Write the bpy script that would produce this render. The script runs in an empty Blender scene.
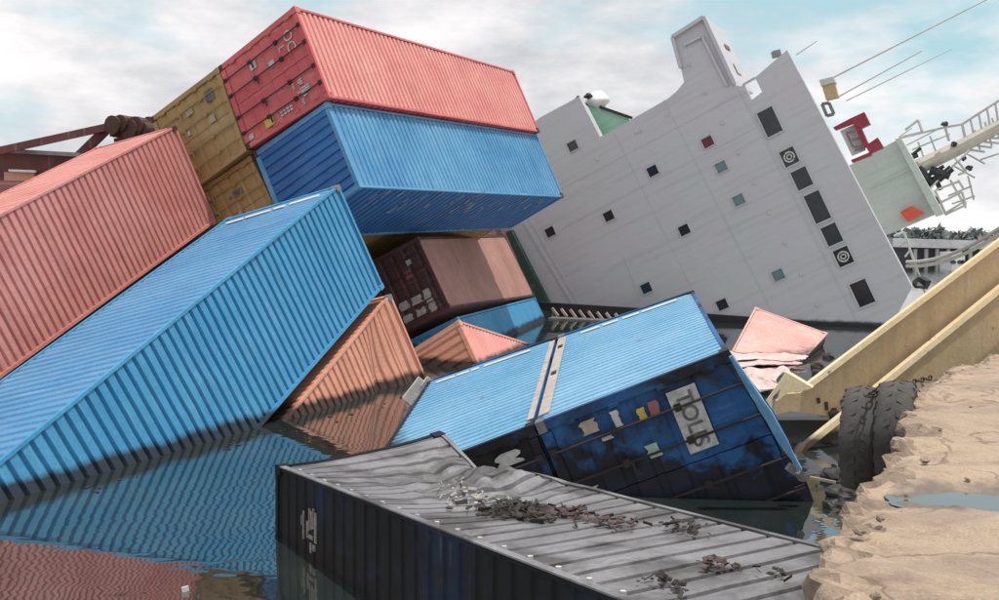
import bpy, math, random
import numpy as np
from mathutils import Vector, noise as mnoise
random.seed(7)
R_ = math.radians
C = bpy.context.scene.collection
SC = bpy.context.scene

# ------------------------------------------------------------------ camera
EYE = np.array([0.0, 0.0, 3.33])          # eye height above the water
FPX = 950.0; PITCH = math.atan(60/950)
cd = bpy.data.cameras.new('camera'); cam = bpy.data.objects.new('camera', cd); C.objects.link(cam)
cam.location = EYE; cam.rotation_euler = (math.pi/2-PITCH, 0, 0)
cd.sensor_width = 36; cd.lens = 36*FPX/999; cd.clip_start = 0.1; cd.clip_end = 6000
SC.camera = cam
# ------------------------------------------------------------------ world, sun, exposure
SUN = Vector((.17, -.08, .98)).normalized()
w = bpy.data.worlds.new('World'); SC.world = w; w.use_nodes = True
nt = w.node_tree; nt.nodes.clear()
def N(nt, t, **k):
    n = nt.nodes.new(t)
    for a, b in k.items():
        if a in n.inputs: n.inputs[a].default_value = b
        else: setattr(n, a, b)
    return n
out = N(nt, 'ShaderNodeOutputWorld'); bg = N(nt, 'ShaderNodeBackground', Strength=.1)
sky = N(nt, 'ShaderNodeTexSky', sky_type='NISHITA', sun_disc=False, sun_elevation=math.asin(SUN.z),
        sun_rotation=math.atan2(SUN.x, SUN.y), air_density=1.0, dust_density=1.5, ozone_density=1.0)
tc = N(nt, 'ShaderNodeTexCoord'); mp = N(nt, 'ShaderNodeMapping'); mp.inputs['Scale'].default_value = (1, 1, 2.6); mp.inputs['Location'].default_value = (5.3, 1.7, 2.2)
n1 = N(nt, 'ShaderNodeTexNoise', Scale=2.6, Detail=8, Roughness=.55)
cr = N(nt, 'ShaderNodeValToRGB'); cr.color_ramp.elements[0].position = .37; cr.color_ramp.elements[1].position = .50
n2 = N(nt, 'ShaderNodeTexNoise', Scale=3.4, Detail=8, Roughness=.6)
cr2 = N(nt, 'ShaderNodeValToRGB')
cr2.color_ramp.elements[0].position = .38; cr2.color_ramp.elements[0].color = (6.7, 6.9, 7.3, 1)
cr2.color_ramp.elements[1].position = .60; cr2.color_ramp.elements[1].color = (11.6, 11.2, 11.2, 1)
hz = N(nt, 'ShaderNodeMixRGB', blend_type='MIX'); hz.inputs[0].default_value = .72; hz.inputs[2].default_value = (6.2, 9.3, 10.0, 1)
mx = N(nt, 'ShaderNodeMixRGB')
L = nt.links.new
L(tc.outputs['Generated'], mp.inputs[0]); L(mp.outputs[0], n1.inputs[0]); L(mp.outputs[0], n2.inputs[0])
L(n1.outputs[0], cr.inputs[0]); L(n2.outputs[0], cr2.inputs[0])
L(sky.outputs[0], hz.inputs[1]); L(hz.outputs[0], mx.inputs[1]); L(cr2.outputs[0], mx.inputs[2])
sx = N(nt, 'ShaderNodeSeparateXYZ'); L(tc.outputs['Generated'], sx.inputs[0])
hr = N(nt, 'ShaderNodeMapRange'); hr.inputs[1].default_value = .06; hr.inputs[2].default_value = .17; hr.inputs[3].default_value = .95; hr.inputs[4].default_value = 0; L(sx.outputs[2], hr.inputs[0])
mxm = N(nt, 'ShaderNodeMath', operation='MAXIMUM'); L(hr.outputs[0], mxm.inputs[0]); L(cr.outputs[0], mxm.inputs[1]); L(mxm.outputs[0], mx.inputs[0])
L(mx.outputs[0], bg.inputs[0]); L(bg.outputs[0], out.inputs[0])
sd = bpy.data.lights.new('sun', 'SUN'); sd.energy = 4.0; sd.angle = R_(.6); sd.color = (1, .95, .87)
so = bpy.data.objects.new('sun', sd); C.objects.link(so); so.rotation_euler = SUN.to_track_quat('Z', 'Y').to_euler()
vs = SC.view_settings; vs.view_transform = 'Standard'; vs.look = 'None'; vs.gamma = 1; vs.exposure = -.12; vs.use_curve_mapping = False

# ------------------------------------------------------------------ geometry helpers
def ray(px, py):
    x = (px-499.5)/FPX; d = (py-300)/FPX; cp, sp = math.cos(PITCH), math.sin(PITCH)
    v = np.array([x, cp-sp*d, -sp-cp*d]); return v/v[1]
def at(px, py, Y): return EYE+ray(px, py)*Y                    # a point of the place at forward distance Y
def on_z(px, py, z): r = ray(px, py); return EYE+r*((z-EYE[2])/r[2])
def nz(x, y=0., z=0., s=1.): return mnoise.noise(Vector((x*s, y*s, z*s)))
def V(a): return np.asarray(a, float)
def unit(a): a = V(a); return a/np.linalg.norm(a)

def mk(name, verts, faces, mat, parent=None, uv=None, smooth=False, mats=None):
    loc = V(parent.location) if parent is not None else V((0, 0, 0))
    if parent is not None and parent.parent is not None: loc = loc+V(parent.parent.location)
    verts = V(verts)
    me = bpy.data.meshes.new(name)
    o = bpy.data.objects.new(name, me); C.objects.link(o)
    if parent is None:
        loc = V([(verts[:, 0].min()+verts[:, 0].max())/2, (verts[:, 1].min()+verts[:, 1].max())/2, verts[:, 2].min()])
        o.location = loc
    else: o.parent = parent
    me.from_pydata([tuple(v) for v in verts-loc], [], [tuple(f) for f in faces])
    if uv is None:
        uv = verts[:, :2]*[1, 1]+np.stack([verts[:, 2]*.0, verts[:, 2]], 1)
    uv = V(uv); ul = me.uv_layers.new(name='UVMap')
    li = np.empty(len(me.loops), int); me.loops.foreach_get('vertex_index', li)
    ul.data.foreach_set('uv', uv[li].ravel())
    me.materials.append(M[mat] if isinstance(mat, str) else mat)
    if smooth: me.polygons.foreach_set('use_smooth', [True]*len(me.polygons))
    me.update()
    return o
def empty(name, loc):
    o = bpy.data.objects.new(name, None); C.objects.link(o); o.location = loc; o.empty_display_size = .3
    return o
def tag(o, label, cat, group=None, kind=None):
    o['label'] = label; o['category'] = cat
    if group: o['group'] = group
    if kind: o['kind'] = kind
    return o
class MB:
    def __init__(s): s.v = []; s.f = []
    def add(s, v, f):
        n = len(s.v); s.v += [tuple(p) for p in v]; s.f += [tuple(i+n for i in q) for q in f]; return s
    def box(s, lo, hi, n=1, axis=1):
        lo, hi = V(lo), V(hi); ax = axis; o1, o2 = [i for i in range(3) if i != ax]
        vs = []
        for k in range(n+1):
            t = lo[ax]+(hi[ax]-lo[ax])*k/n
            for (p, q) in ((0, 0), (1, 0), (1, 1), (0, 1)):
                c = [0, 0, 0]; c[ax] = t; c[o1] = (lo, hi)[p][o1]; c[o2] = (lo, hi)[q][o2]; vs.append(c)
        fs = [(0, 1, 2, 3)]+[(4*n+3, 4*n+2, 4*n+1, 4*n)]
        for k in range(n):
            for j in range(4):
                fs.append((4*k+j, 4*k+4+j, 4*k+4+(j+1) % 4, 4*k+(j+1) % 4))
        return s.add(vs, fs)
    def obox(s, p, q, wx, wz, side=None):     # beam p->q, width wx along side, wz along the third axis
        p, q = V(p), V(q); e = unit(q-p); sd = V(side) if side is not None else (V((0, 0, 1)) if abs(e[2]) < .9 else V((1, 0, 0)))
        sd = unit(sd-e*(sd@e)); t = np.cross(e, sd)
        vs = [b+sd*wx/2*i+t*wz/2*j for b in (p, q) for i, j in ((-1, -1), (1, -1), (1, 1), (-1, 1))]
        return s.add(vs, [(0, 1, 2, 3), (7, 6, 5, 4)]+[(j, j+4, (j+1) % 4+4, (j+1) % 4) for j in range(4)])
    def tube(s, pts, r, n=8, cap=True):
        pts = [V(p) for p in pts]; rr = r if hasattr(r, '__len__') else [r]*len(pts); vs = []; fs = []
        for i, p in enumerate(pts):
            e = unit(pts[min(i+1, len(pts)-1)]-pts[max(i-1, 0)])
            sd = V((0, 0, 1)) if abs(e[2]) < .9 else V((1, 0, 0)); sd = unit(sd-e*(sd@e)); t = np.cross(e, sd)
            vs += [p+(sd*math.cos(2*math.pi*k/n)+t*math.sin(2*math.pi*k/n))*rr[i] for k in range(n)]
        for i in range(len(pts)-1):
            fs += [(i*n+k, i*n+(k+1) % n, i*n+n+(k+1) % n, i*n+n+k) for k in range(n)]
        if cap: fs += [tuple(range(n-1, -1, -1)), tuple(range((len(pts)-1)*n, len(pts)*n))]
        return s.add(vs, fs)
    def prism(s, poly, vec):
        poly = [V(p) for p in poly]; n = len(poly); vec = V(vec)
        return s.add(poly+[p+vec for p in poly], [tuple(range(n)), tuple(range(2*n-1, n-1, -1))]+[(i, i+n, (i+1) % n+n, (i+1) % n) for i in range(n)])
    def build(s, name, mat, parent=None, fn=None, uvfn=None, **k):
        v = V(s.v); uv = uvfn(v) if uvfn else None
        if fn: v = fn(v)
        return mk(name, v, s.f, mat, parent, uv, **k)

# ------------------------------------------------------------------ materials
M = {}
def shader(name):
    m = bpy.data.materials.new(name); m.use_nodes = True; nt = m.node_tree; nt.nodes.clear()
    o = N(nt, 'ShaderNodeOutputMaterial'); b = N(nt, 'ShaderNodeBsdfPrincipled'); nt.links.new(b.outputs[0], o.inputs[0])
    M[name] = m
    return m, nt, b
def c4(c): return (c[0], c[1], c[2], 1)
def mixc(nt, fac, a, b, typ='MIX'):
    n = N(nt, 'ShaderNodeMixRGB', blend_type=typ)
    for i, x in enumerate((fac, a, b)):
        if isinstance(x, (int, float)): n.inputs[i].default_value = x
        elif isinstance(x, tuple): n.inputs[i].default_value = c4(x)
        else: nt.links.new(x, n.inputs[i])
    return n.outputs[0]
def noisef(nt, vec, scale, detail, lo, hi, sc=(1, 1, 1), loc=(0, 0, 0), rough=.6, a=0., b=1., dist=0.):
    mp = N(nt, 'ShaderNodeMapping'); mp.inputs['Scale'].default_value = sc; mp.inputs['Location'].default_value = loc
    nt.links.new(vec, mp.inputs[0])
    n = N(nt, 'ShaderNodeTexNoise', Scale=scale, Detail=detail, Roughness=rough, Distortion=dist); nt.links.new(mp.outputs[0], n.inputs[0])
    r = N(nt, 'ShaderNodeMapRange'); r.inputs[1].default_value = lo; r.inputs[2].default_value = hi; r.inputs[3].default_value = a; r.inputs[4].default_value = b
    nt.links.new(n.outputs[0], r.inputs[0])
    return r.outputs[0]
def mathn(nt, op, a, b=0.):
    n = N(nt, 'ShaderNodeMath', operation=op)
    for i, x in enumerate((a, b)):
        if isinstance(x, (int, float)): n.inputs[i].default_value = x
        else: nt.links.new(x, n.inputs[i])
    return n.outputs[0]
def bump(nt, b, h, strength=.3, dist=.02):
    n = N(nt, 'ShaderNodeBump', Strength=strength, Distance=dist); nt.links.new(h, n.inputs['Height']); nt.links.new(n.outputs[0], b.inputs['Normal'])

def paint(name, base, fade, rust=.35, dirt=.5, soot=0., tide=True, rough=.55, seed=0, metal=0., th=.15, ta=.05, fin=.12, spec=.5, sootc=(.012, .012, .013), sscale=1.3):
    m, nt, b = shader(name); uv = N(nt, 'ShaderNodeUVMap').outputs[0]; s = (seed*3.7, seed*1.9, seed*.7)
    g = N(nt, 'ShaderNodeNewGeometry').outputs['Position']
    f1 = noisef(nt, uv, .55, 5, .35, .68, loc=s)
    col = mixc(nt, f1, tuple(base), tuple(fade))
    st = noisef(nt, uv, 1., 6, .5, .78, sc=(6., .35, 1), loc=s, b=dirt)            # run-off streaks down the panel
    col = mixc(nt, st, col, (base[0]*.45+.02, base[1]*.45+.018, base[2]*.45+.015))
    ch = noisef(nt, uv, 1., 5, .58, .74, sc=(9., .8, 1), loc=(s[1], s[0], 3), b=.35)  # chalky fading
    col = mixc(nt, ch, col, tuple(min(.85, x*.6+.3) for x in fade))
    fi = noisef(nt, uv, 22, 4, .3, .7, loc=s, a=1-fin, b=1+fin*.8)
    col = mixc(nt, 1., col, fi, 'MULTIPLY')
    ru = noisef(nt, uv, 2.6, 9, .70-.13*rust, .74-.12*rust, loc=(s[2], s[0], 1), rough=.72)
    col = mixc(nt, ru, col, (.16, .065, .03))
    if soot:
        so = noisef(nt, uv, sscale, 7, .66-.42*soot, .78-.36*soot, sc=(1., .7, 1), loc=(s[0], 7, 2), rough=.62, dist=.6)
        col = mixc(nt, so, col, tuple(sootc))
    if tide:
        sep = N(nt, 'ShaderNodeSeparateXYZ'); nt.links.new(g, sep.inputs[0])
        j = noisef(nt, g, 2.2, 6, .3, .7, a=-ta, b=ta)
        zz = mathn(nt, 'ADD', sep.outputs[2], j)
        r = N(nt, 'ShaderNodeMapRange'); r.inputs[1].default_value = th; r.inputs[2].default_value = th+.09+ta*.4; r.inputs[3].default_value = 1; r.inputs[4].default_value = 0
        nt.links.new(zz, r.inputs[0])
        col = mixc(nt, mathn(nt, 'MULTIPLY', r.outputs[0], .93), col, (.016, .013, .013))
    nt.links.new(col, b.inputs['Base Color'])
    rf = noisef(nt, uv, 3., 5, .3, .7, loc=s, a=rough-.1, b=rough+.15); nt.links.new(rf, b.inputs['Roughness'])
    b.inputs['Metallic'].default_value = metal; b.inputs['Specular IOR Level'].default_value = spec
    hb = noisef(nt, uv, 1.7, 4, .2, .8, loc=s); bump(nt, b, hb, .35, .03)
    return m
def plain(name, base, var=.15, rough=.6, scale=3., metal=0., second=None, bmp=.2, bd=.01):
    m, nt, b = shader(name); g = N(nt, 'ShaderNodeTexCoord').outputs['Object']
    f = noisef(nt, g, scale, 6, .3, .7)
    sec = second or tuple(x*(1-var*2) for x in base)
    col = mixc(nt, f, tuple(base), tuple(sec))
    f2 = noisef(nt, g, scale*7, 4, .3, .7, a=.88, b=1.1); col = mixc(nt, 1., col, f2, 'MULTIPLY')
    nt.links.new(col, b.inputs['Base Color']); b.inputs['Roughness'].default_value = rough; b.inputs['Metallic'].default_value = metal
    bump(nt, b, f2, bmp, bd)
    return m
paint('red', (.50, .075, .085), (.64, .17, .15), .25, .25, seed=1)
paint('pink', (.57, .205, .175), (.64, .285, .25), .3, .45, seed=2)
paint('orange', (.60, .26, .17), (.70, .36, .26), .35, .45, seed=3)
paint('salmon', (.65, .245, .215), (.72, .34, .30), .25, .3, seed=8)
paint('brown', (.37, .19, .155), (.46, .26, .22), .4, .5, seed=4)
paint('ochre', (.30, .19, .065), (.38, .26, .11), .3, .55, seed=5)
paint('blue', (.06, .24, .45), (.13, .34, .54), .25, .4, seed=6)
paint('blue_bright', (.035, .235, .44), (.07, .30, .51), .22, .35, seed=12)
paint('blue_pale', (.13, .34, .53), (.22, .43, .60), .2, .3, seed=7, rough=.45)
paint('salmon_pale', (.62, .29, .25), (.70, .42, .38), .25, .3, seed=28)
paint('brown_shaded', (.07, .03, .03), (.10, .045, .04), .5, .6, seed=21)  # brown of the door end, its shade mixed into the colour
paint('blue_roof', (.07, .235, .45), (.12, .30, .50), .2, .35, seed=22)
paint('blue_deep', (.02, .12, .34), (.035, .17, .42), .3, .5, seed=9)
paint('blue_burnt', (.022, .10, .27), (.035, .145, .37), .4, .7, soot=.40, seed=10, th=.5, ta=.45, sootc=(.02, .02, .024), sscale=.8, spec=.25)
paint('blue_charred', (.014, .028, .07), (.02, .042, .10), .5, .8, soot=.86, seed=11, sscale=.6, spec=.12)
paint('ash_roof', (.185, .18, .19), (.25, .245, .26), .30, .8, soot=.52, seed=13, sootc=(.075, .07, .07), rough=.5, metal=.15)
paint('wall_white', (.53, .515, .555), (.51, .54, .545), .06, .28, seed=14, rough=.45, fin=.03)
paint('hull_red', (.11, .03, .03), (.16, .05, .045), .6, .6, seed=15)
paint('deck_green', (.028, .07, .055), (.045, .10, .08), .6, .6, seed=16, tide=False)
paint('pale_green', (.53, .60, .54), (.58, .66, .60), .0, .25, seed=17, tide=False)
paint('mint_green', (.30, .58, .40), (.38, .66, .48), .25, .3, seed=18, tide=False)
paint('yellow', (.52, .37, .205), (.56, .42, .255), .4, .35, seed=19)
paint('yellow_lit', (.74, .58, .33), (.78, .64, .42), .5, .3, seed=20)  # paler girder yellow, sunlight on the flanges painted in
plain('white', (.80, .80, .78), .06, .5)
plain('dark', (.022, .022, .025), .2, .5)
plain('rust_dark', (.10, .045, .03), .25, .75)
plain('rod_dark', (.035, .022, .02), .25, .75)
plain('steel', (.27, .26, .26), .2, .45, metal=.4)
plain('pale_steel', (.60, .60, .57), .1, .5)
plain('seam', (.48, .42, .36), .2, .7, scale=4, second=(.30, .27, .26))
plain('buff_steel', (.58, .54, .46), .1, .5)
plain('red_paint', (.36, .035, .06), .15, .5)
plain('lifeboat', (.75, .12, .05), .1, .45)
plain('letter_white', (.62, .60, .58), .25, .7, scale=9)
plain('letter_dark', (.05, .05, .055), .2, .7, scale=7, second=(.20, .20, .21))
plain('sticker_yellow', (.60, .42, .08), .12, .6)
plain('stencil_grey', (.30, .27, .24), .3, .8, scale=14, second=(.10, .09, .085))
plain('scuff', (.42, .50, .60), .2, .7)
plain('sticker_rust', (.30, .17, .12), .2, .7)
plain('sticker_beige', (.45, .37, .28), .2, .7)
plain('sticker_green', (.45, .60, .50), .2, .7)
plain('sticker_rose', (.34, .12, .13), .2, .6)
plain('rubber', (.045, .042, .042), .3, .85, scale=5, second=(.085, .077, .072), bmp=.4)
plain('char', (.02, .018, .017), .3, .9, scale=6, second=(.06, .045, .04), bmp=.6)
plain('char_red', (.13, .085, .08), .3, .9, scale=6)
plain('ash', (.45, .42, .39), .2, .9, scale=6)
plain('timber_pale', (.55, .45, .36), .2, .8)
plain('rope', (.55, .53, .48), .1, .9, scale=12)
plain('rock', (.06, .055, .05), .3, .7, scale=3, second=(.14, .12, .10), bmp=.8, bd=.04)
plain('concrete', (.40, .32, .25), .25, .95, scale=4, second=(.24, .19, .15), bmp=.8, bd=.04)
plain('leaf_hazed', (.25, .28, .275), .2, .8, scale=2)  # foliage tone lightened to paint in the distance haze
plain('oily_shadow_black', (.014, .013, .013), .3, .6, scale=4, second=(.03, .027, .025), bmp=.6)  # oily rock black, deepened to paint in the shadow below the tyres
plain('broken_edge', (.36, .27, .20), .3, .95, scale=6, second=(.17, .125, .095), bmp=1., bd=.05)
plain('shed_dark', (.13, .13, .145), .2, .8, scale=.4)
plain('shed_roof', (.26, .27, .29), .2, .7, scale=.4)
plain('glass_dark', (.035, .04, .05), .2, .15, bmp=0)
plain('glass_green', (.16, .27, .27), .1, .15, bmp=0)
plain('glass_red', (.16, .03, .04), .1, .3, bmp=0)
plain('sheet_white', (.68, .60, .58), .06, .35, scale=2, second=(.62, .40, .36), bmp=.6, bd=.05)
plain('blue_strip', (.22, .45, .66), .12, .45, second=(.10, .28, .5))

def water_mat():
    m, nt, b = shader('harbour_water'); g = N(nt, 'ShaderNodeNewGeometry').outputs['Position']
    f = noisef(nt, g, .6, 5, .45, .7)
    nt.links.new(mixc(nt, f, (.014, .022, .022), (.03, .034, .03)), b.inputs['Base Color'])
    b.inputs['IOR'].default_value = 3.0; b.inputs['Specular IOR Level'].default_value = .8
    rr = noisef(nt, g, .9, 6, .5, .68, a=.005, b=.025, dist=.5); nt.links.new(rr, b.inputs['Roughness'])
    a = noisef(nt, g, 2.6, 1, .2, .8, sc=(.7, 1.6, 1), dist=.2, b=.8)
    a2 = noisef(nt, g, .8, 2, .2, .8, sc=(.8, 1.2, 1), a=0, b=2.4)
    a3 = noisef(nt, g, 9., 1, .2, .8, a=0, b=.035)
    h = mathn(nt, 'ADD', mathn(nt, 'ADD', a, a2), a3)
    bump(nt, b, h, .30, .0052)
water_mat()
def quay_mat():
    m, nt, b = shader('sandy_concrete'); g = N(nt, 'ShaderNodeNewGeometry').outputs['Position']
    col = mixc(nt, noisef(nt, g, .7, 6, .35, .65, sc=(.6, 1.2, 1)), (.46, .345, .25), (.36, .27, .20))
    col = mixc(nt, noisef(nt, g, 1.6, 8, .52, .70, sc=(.7, 1.4, 1), rough=.7, b=.8), col, (.235, .165, .125))
    col = mixc(nt, noisef(nt, g, 5, 8, .56, .72, rough=.75, b=.65), col, (.54, .43, .33))
    col = mixc(nt, noisef(nt, g, 3.3, 10, .60, .70, rough=.8, b=.75), col, (.16, .115, .09))
    sp = noisef(nt, g, 60, 3, .3, .7, a=.8, b=1.15); col = mixc(nt, 1., col, sp, 'MULTIPLY')
    vo = N(nt, 'ShaderNodeTexVoronoi', feature='DISTANCE_TO_EDGE', Scale=.75); vw = N(nt, 'ShaderNodeVectorMath', operation='ADD')
    nn = N(nt, 'ShaderNodeTexNoise', Scale=2.5, Detail=6); nt.links.new(g, nn.inputs[0]); vsc = N(nt, 'ShaderNodeVectorMath', operation='SCALE'); vsc.inputs['Scale'].default_value = .5
    nt.links.new(nn.outputs['Color'], vsc.inputs[0]); nt.links.new(g, vw.inputs[0]); nt.links.new(vsc.outputs[0], vw.inputs[1]); nt.links.new(vw.outputs[0], vo.inputs['Vector'])
    ck = N(nt, 'ShaderNodeMapRange'); ck.inputs[1].default_value = .004; ck.inputs[2].default_value = .016; ck.inputs[3].default_value = .6; ck.inputs[4].default_value = 0; nt.links.new(vo.outputs['Distance'], ck.inputs[0])
    col = mixc(nt, ck.outputs[0], col, (.12, .09, .07))
    col = mixc(nt, noisef(nt, g, 1.1, 7, .5, .66, sc=(.35, 1.6, 1), loc=(3, 8, 0), rough=.65, b=.6), col, (.27, .205, .165))
    # the damp ring round the puddle
    vm = N(nt, 'ShaderNodeVectorMath', operation='SUBTRACT'); nt.links.new(g, vm.inputs[0]); vm.inputs[1].default_value = PUD
    vs_ = N(nt, 'ShaderNodeVectorMath', operation='MULTIPLY'); nt.links.new(vm.outputs[0], vs_.inputs[0]); vs_.inputs[1].default_value = (1.15, 2.3, 0)
    ln = N(nt, 'ShaderNodeVectorMath', operation='LENGTH'); nt.links.new(vs_.outputs[0], ln.inputs[0])
    wet = N(nt, 'ShaderNodeMapRange'); wet.inputs[1].default_value = .75; wet.inputs[2].default_value = 1.0; wet.inputs[3].default_value = 1; wet.inputs[4].default_value = 0
    nt.links.new(mathn(nt, 'ADD', ln.outputs['Value'], noisef(nt, g, 2.5, 6, .3, .7, a=-.3, b=.3)), wet.inputs[0])
    col = mixc(nt, mathn(nt, 'MULTIPLY', wet.outputs[0], .75), col, (.11, .085, .07))
    nt.links.new(col, b.inputs['Base Color'])
    ro = N(nt, 'ShaderNodeMapRange'); ro.inputs[3].default_value = .92; ro.inputs[4].default_value = .35; nt.links.new(wet.outputs[0], ro.inputs[0]); nt.links.new(ro.outputs[0], b.inputs['Roughness'])
    h = mathn(nt, 'ADD', noisef(nt, g, 9, 8, .2, .8, rough=.7), noisef(nt, g, 2.2, 5, .2, .8, a=0, b=1.5)); bump(nt, b, h, .6, .05)
QZ = 1.63
PUD = tuple(on_z(992, 493, QZ))
quay_mat()
m, nt_, b_ = shader('puddle_water'); b_.inputs['Base Color'].default_value = (.10, .085, .075, 1); b_.inputs['Roughness'].default_value = .08; b_.inputs['IOR'].default_value = 1.4
b_.inputs['Coat Weight'].default_value = .6

# ------------------------------------------------------------------ setting: water, quay, far shore
mbw = MB(); S_ = 2500
mbw.add([(-S_, -60, 0), (S_, -60, 0), (S_, S_*1.6, 0), (-S_, S_*1.6, 0)], [(0, 1, 2, 3)])
o = mbw.build('water', 'harbour_water'); o['kind'] = 'structure'

edge_px = [(807, 600), (811, 578), (826, 552), (838, 524), (856, 497), (874, 478), (888, 458), (900, 432), (905, 412), (917, 394), (930, 378), (958, 366), (999, 357)]
E_ = [on_z(x, y, QZ)[:2] for x, y in edge_px]
E_ = [V((-.6, -9)), V((-.1, -4)), V((.55, 1.5)), V((1.15, 3.6))]+E_+[V((9.5, 15.2)), V((14, 17)), V((24, 20)), V((60, 30))]
def resample(P, n):
    P = V(P); d = np.r_[0, np.cumsum(np.linalg.norm(np.diff(P, axis=0), axis=1))]
    t = np.unique(np.r_[np.linspace(0, d[3], 14), np.linspace(d[3], d[-4], n), np.linspace(d[-4], d[-1], 24)])
    return np.stack([np.interp(t, d, P[:, i]) for i in (0, 1)], 1)
EP = resample(E_, 210)
def quay_h(x, y):
    h = .04*nz(x, y, 0, .6)+.016*nz(x, y, 5, 1.7)+.006*nz(x, y, 9, 5)
    q = ((x-PUD[0])*1.2)**2+((y-PUD[1])*2.6)**2
    return h*(1-.75*math.exp(-q*.8))-.085*math.exp(-q*1.6)+.016*nz(x, y, 19, 4.)+.008*nz(x, y, 23, 9.)
def build_quay():
    n = len(EP); rows = []
    tan = np.gradient(EP, axis=0); tan /= np.linalg.norm(tan, axis=1)[:, None]; nor = np.stack([tan[:, 1], -tan[:, 0]], 1)  # inward (right)
    far = np.stack([np.linspace(18, 75, n), np.linspace(-40, 12, n)], 1)
    js = [0, .04, .09, .15, .22, .3, .4, .5, .62, .75, .9]+list(np.arange(1.05, 4.6, .15))+[5.2, 6, 7.5, 10, 14, 20]
    rag = np.array([.09*nz(x, y, 1, 2.6)+.06*nz(x, y, 2, 7)+.03*nz(x, y, 3, 17) for x, y in EP])
    base = EP+nor*rag[:, None]
    for dz, off in ((-.58, .75), (-.5, .25), (-.36, .07), (-.2, .01), (-.08, -.03)):
        rows.append([(p[0]+q[0]*(off+.07*nz(p[0], p[1], dz*9, 5)), p[1]+q[1]*(off+.07*nz(p[0], p[1], dz*9+3, 5)), QZ+dz+.04*nz(p[0], p[1], dz*5, 6)) for p, q in zip(base, nor)])
    for j in js:
        row = []
        for i, (p, q, f) in enumerate(zip(base, nor, far)):
            d = f-p; L_ = np.linalg.norm(d); t = min(1, j/L_*1.0) if j < 20 else 1
            dirn = q*max(0, 1-j/2.)+d/L_*min(1, j/2.); x, y = p+dirn*j if j < 20 else f
            near = math.exp(-j*1.9)
            z = QZ+quay_h(x, y)+near*(.12*nz(x, y, 4, 2.4)+.07*abs(nz(x, y, 6, 5))+.05*abs(nz(x, y, 7, 12))-.06)
            row.append((x, y, z))
        rows.append(row)
    v = [p for r in rows for p in r]; fs = []
    for r in range(len(rows)-1):
        for i in range(n-1): fs.append((r*n+i, r*n+i+1, (r+1)*n+i+1, (r+1)*n+i))
    o = mk('quay', v, [f[::-1] for f in fs], 'sandy_concrete', smooth=False); o['kind'] = 'structure'
    o.data.materials.append(M['broken_edge'])
    for pi, pg in enumerate(o.data.polygons):
        r_ = pi//(n-1); c_ = v[fs[pi][0]]
        if r_ < 5 or (r_-5)*.07-.10 < .35*nz(c_[0], c_[1], 8, 3.)+.2*nz(c_[0], c_[1], 3, 9): pg.material_index = 1
    return o, base, nor
quay, QB, QN = build_quay()
mb = MB()                                     # quay wall set back under the broken deck
w0 = [(p[0]+q[0]*3.2, p[1]+q[1]*3.2) for p, q in list(zip(QB, QN))[::8]]
for a, b in zip(w0[:-1], w0[1:]): mb.add([(*a, -3), (*b, -3), (*b, 1.12), (*a, 1.12)], [(0, 1, 2, 3)])
mb.build('quay_wall', 'rock', quay)
def lump(r, seed, sq=.6, n1=7, n2=5):
    v = []; f = []
    for i in range(n2+1):
        th = math.pi*i/n2
        for k in range(n1):
            ph = 2*math.pi*k/n1; d = V((math.sin(th)*math.cos(ph), math.sin(th)*math.sin(ph), math.cos(th)*sq))
            v.append(d*r*(1+.55*nz(d[0]+seed, d[1]-seed, d[2], 1.6)))
    for i in range(n2):
        for k in range(n1): f.append((i*n1+k, i*n1+n1+k, i*n1+n1+(k+1) % n1, i*n1+(k+1) % n1))
    return V(v), f
idx = [i for i, p in enumerate(QB) if 2 < p[1] < 14.5]
for k in range(16):
    i = random.choice(idx); p = QB[i]; q = QN[i]; off = abs(random.gauss(0, .28))+.02; r = random.uniform(.015, .04)
    x, y = p+q*off; v, f = lump(r, k*1.3)
    mk('concrete_lump', v+V((x, y, QZ+quay_h(x, y)+r*.1)), f, 'broken_edge' if k % 2 else 'sandy_concrete', quay)
mb = MB(); n = 40; ring = []
for k in range(n):
    a = 2*math.pi*k/n; rr = .62*(1+.2*nz(math.cos(a)*1.5, math.sin(a)*1.5, 3)); ring.append((PUD[0]+math.cos(a)*rr*1.15, PUD[1]+math.sin(a)*rr*.6, QZ-.066))
mb.add(ring, [tuple(range(n))]); o = mb.build('puddle', 'puddle_water'); o['kind'] = 'structure'

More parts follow.
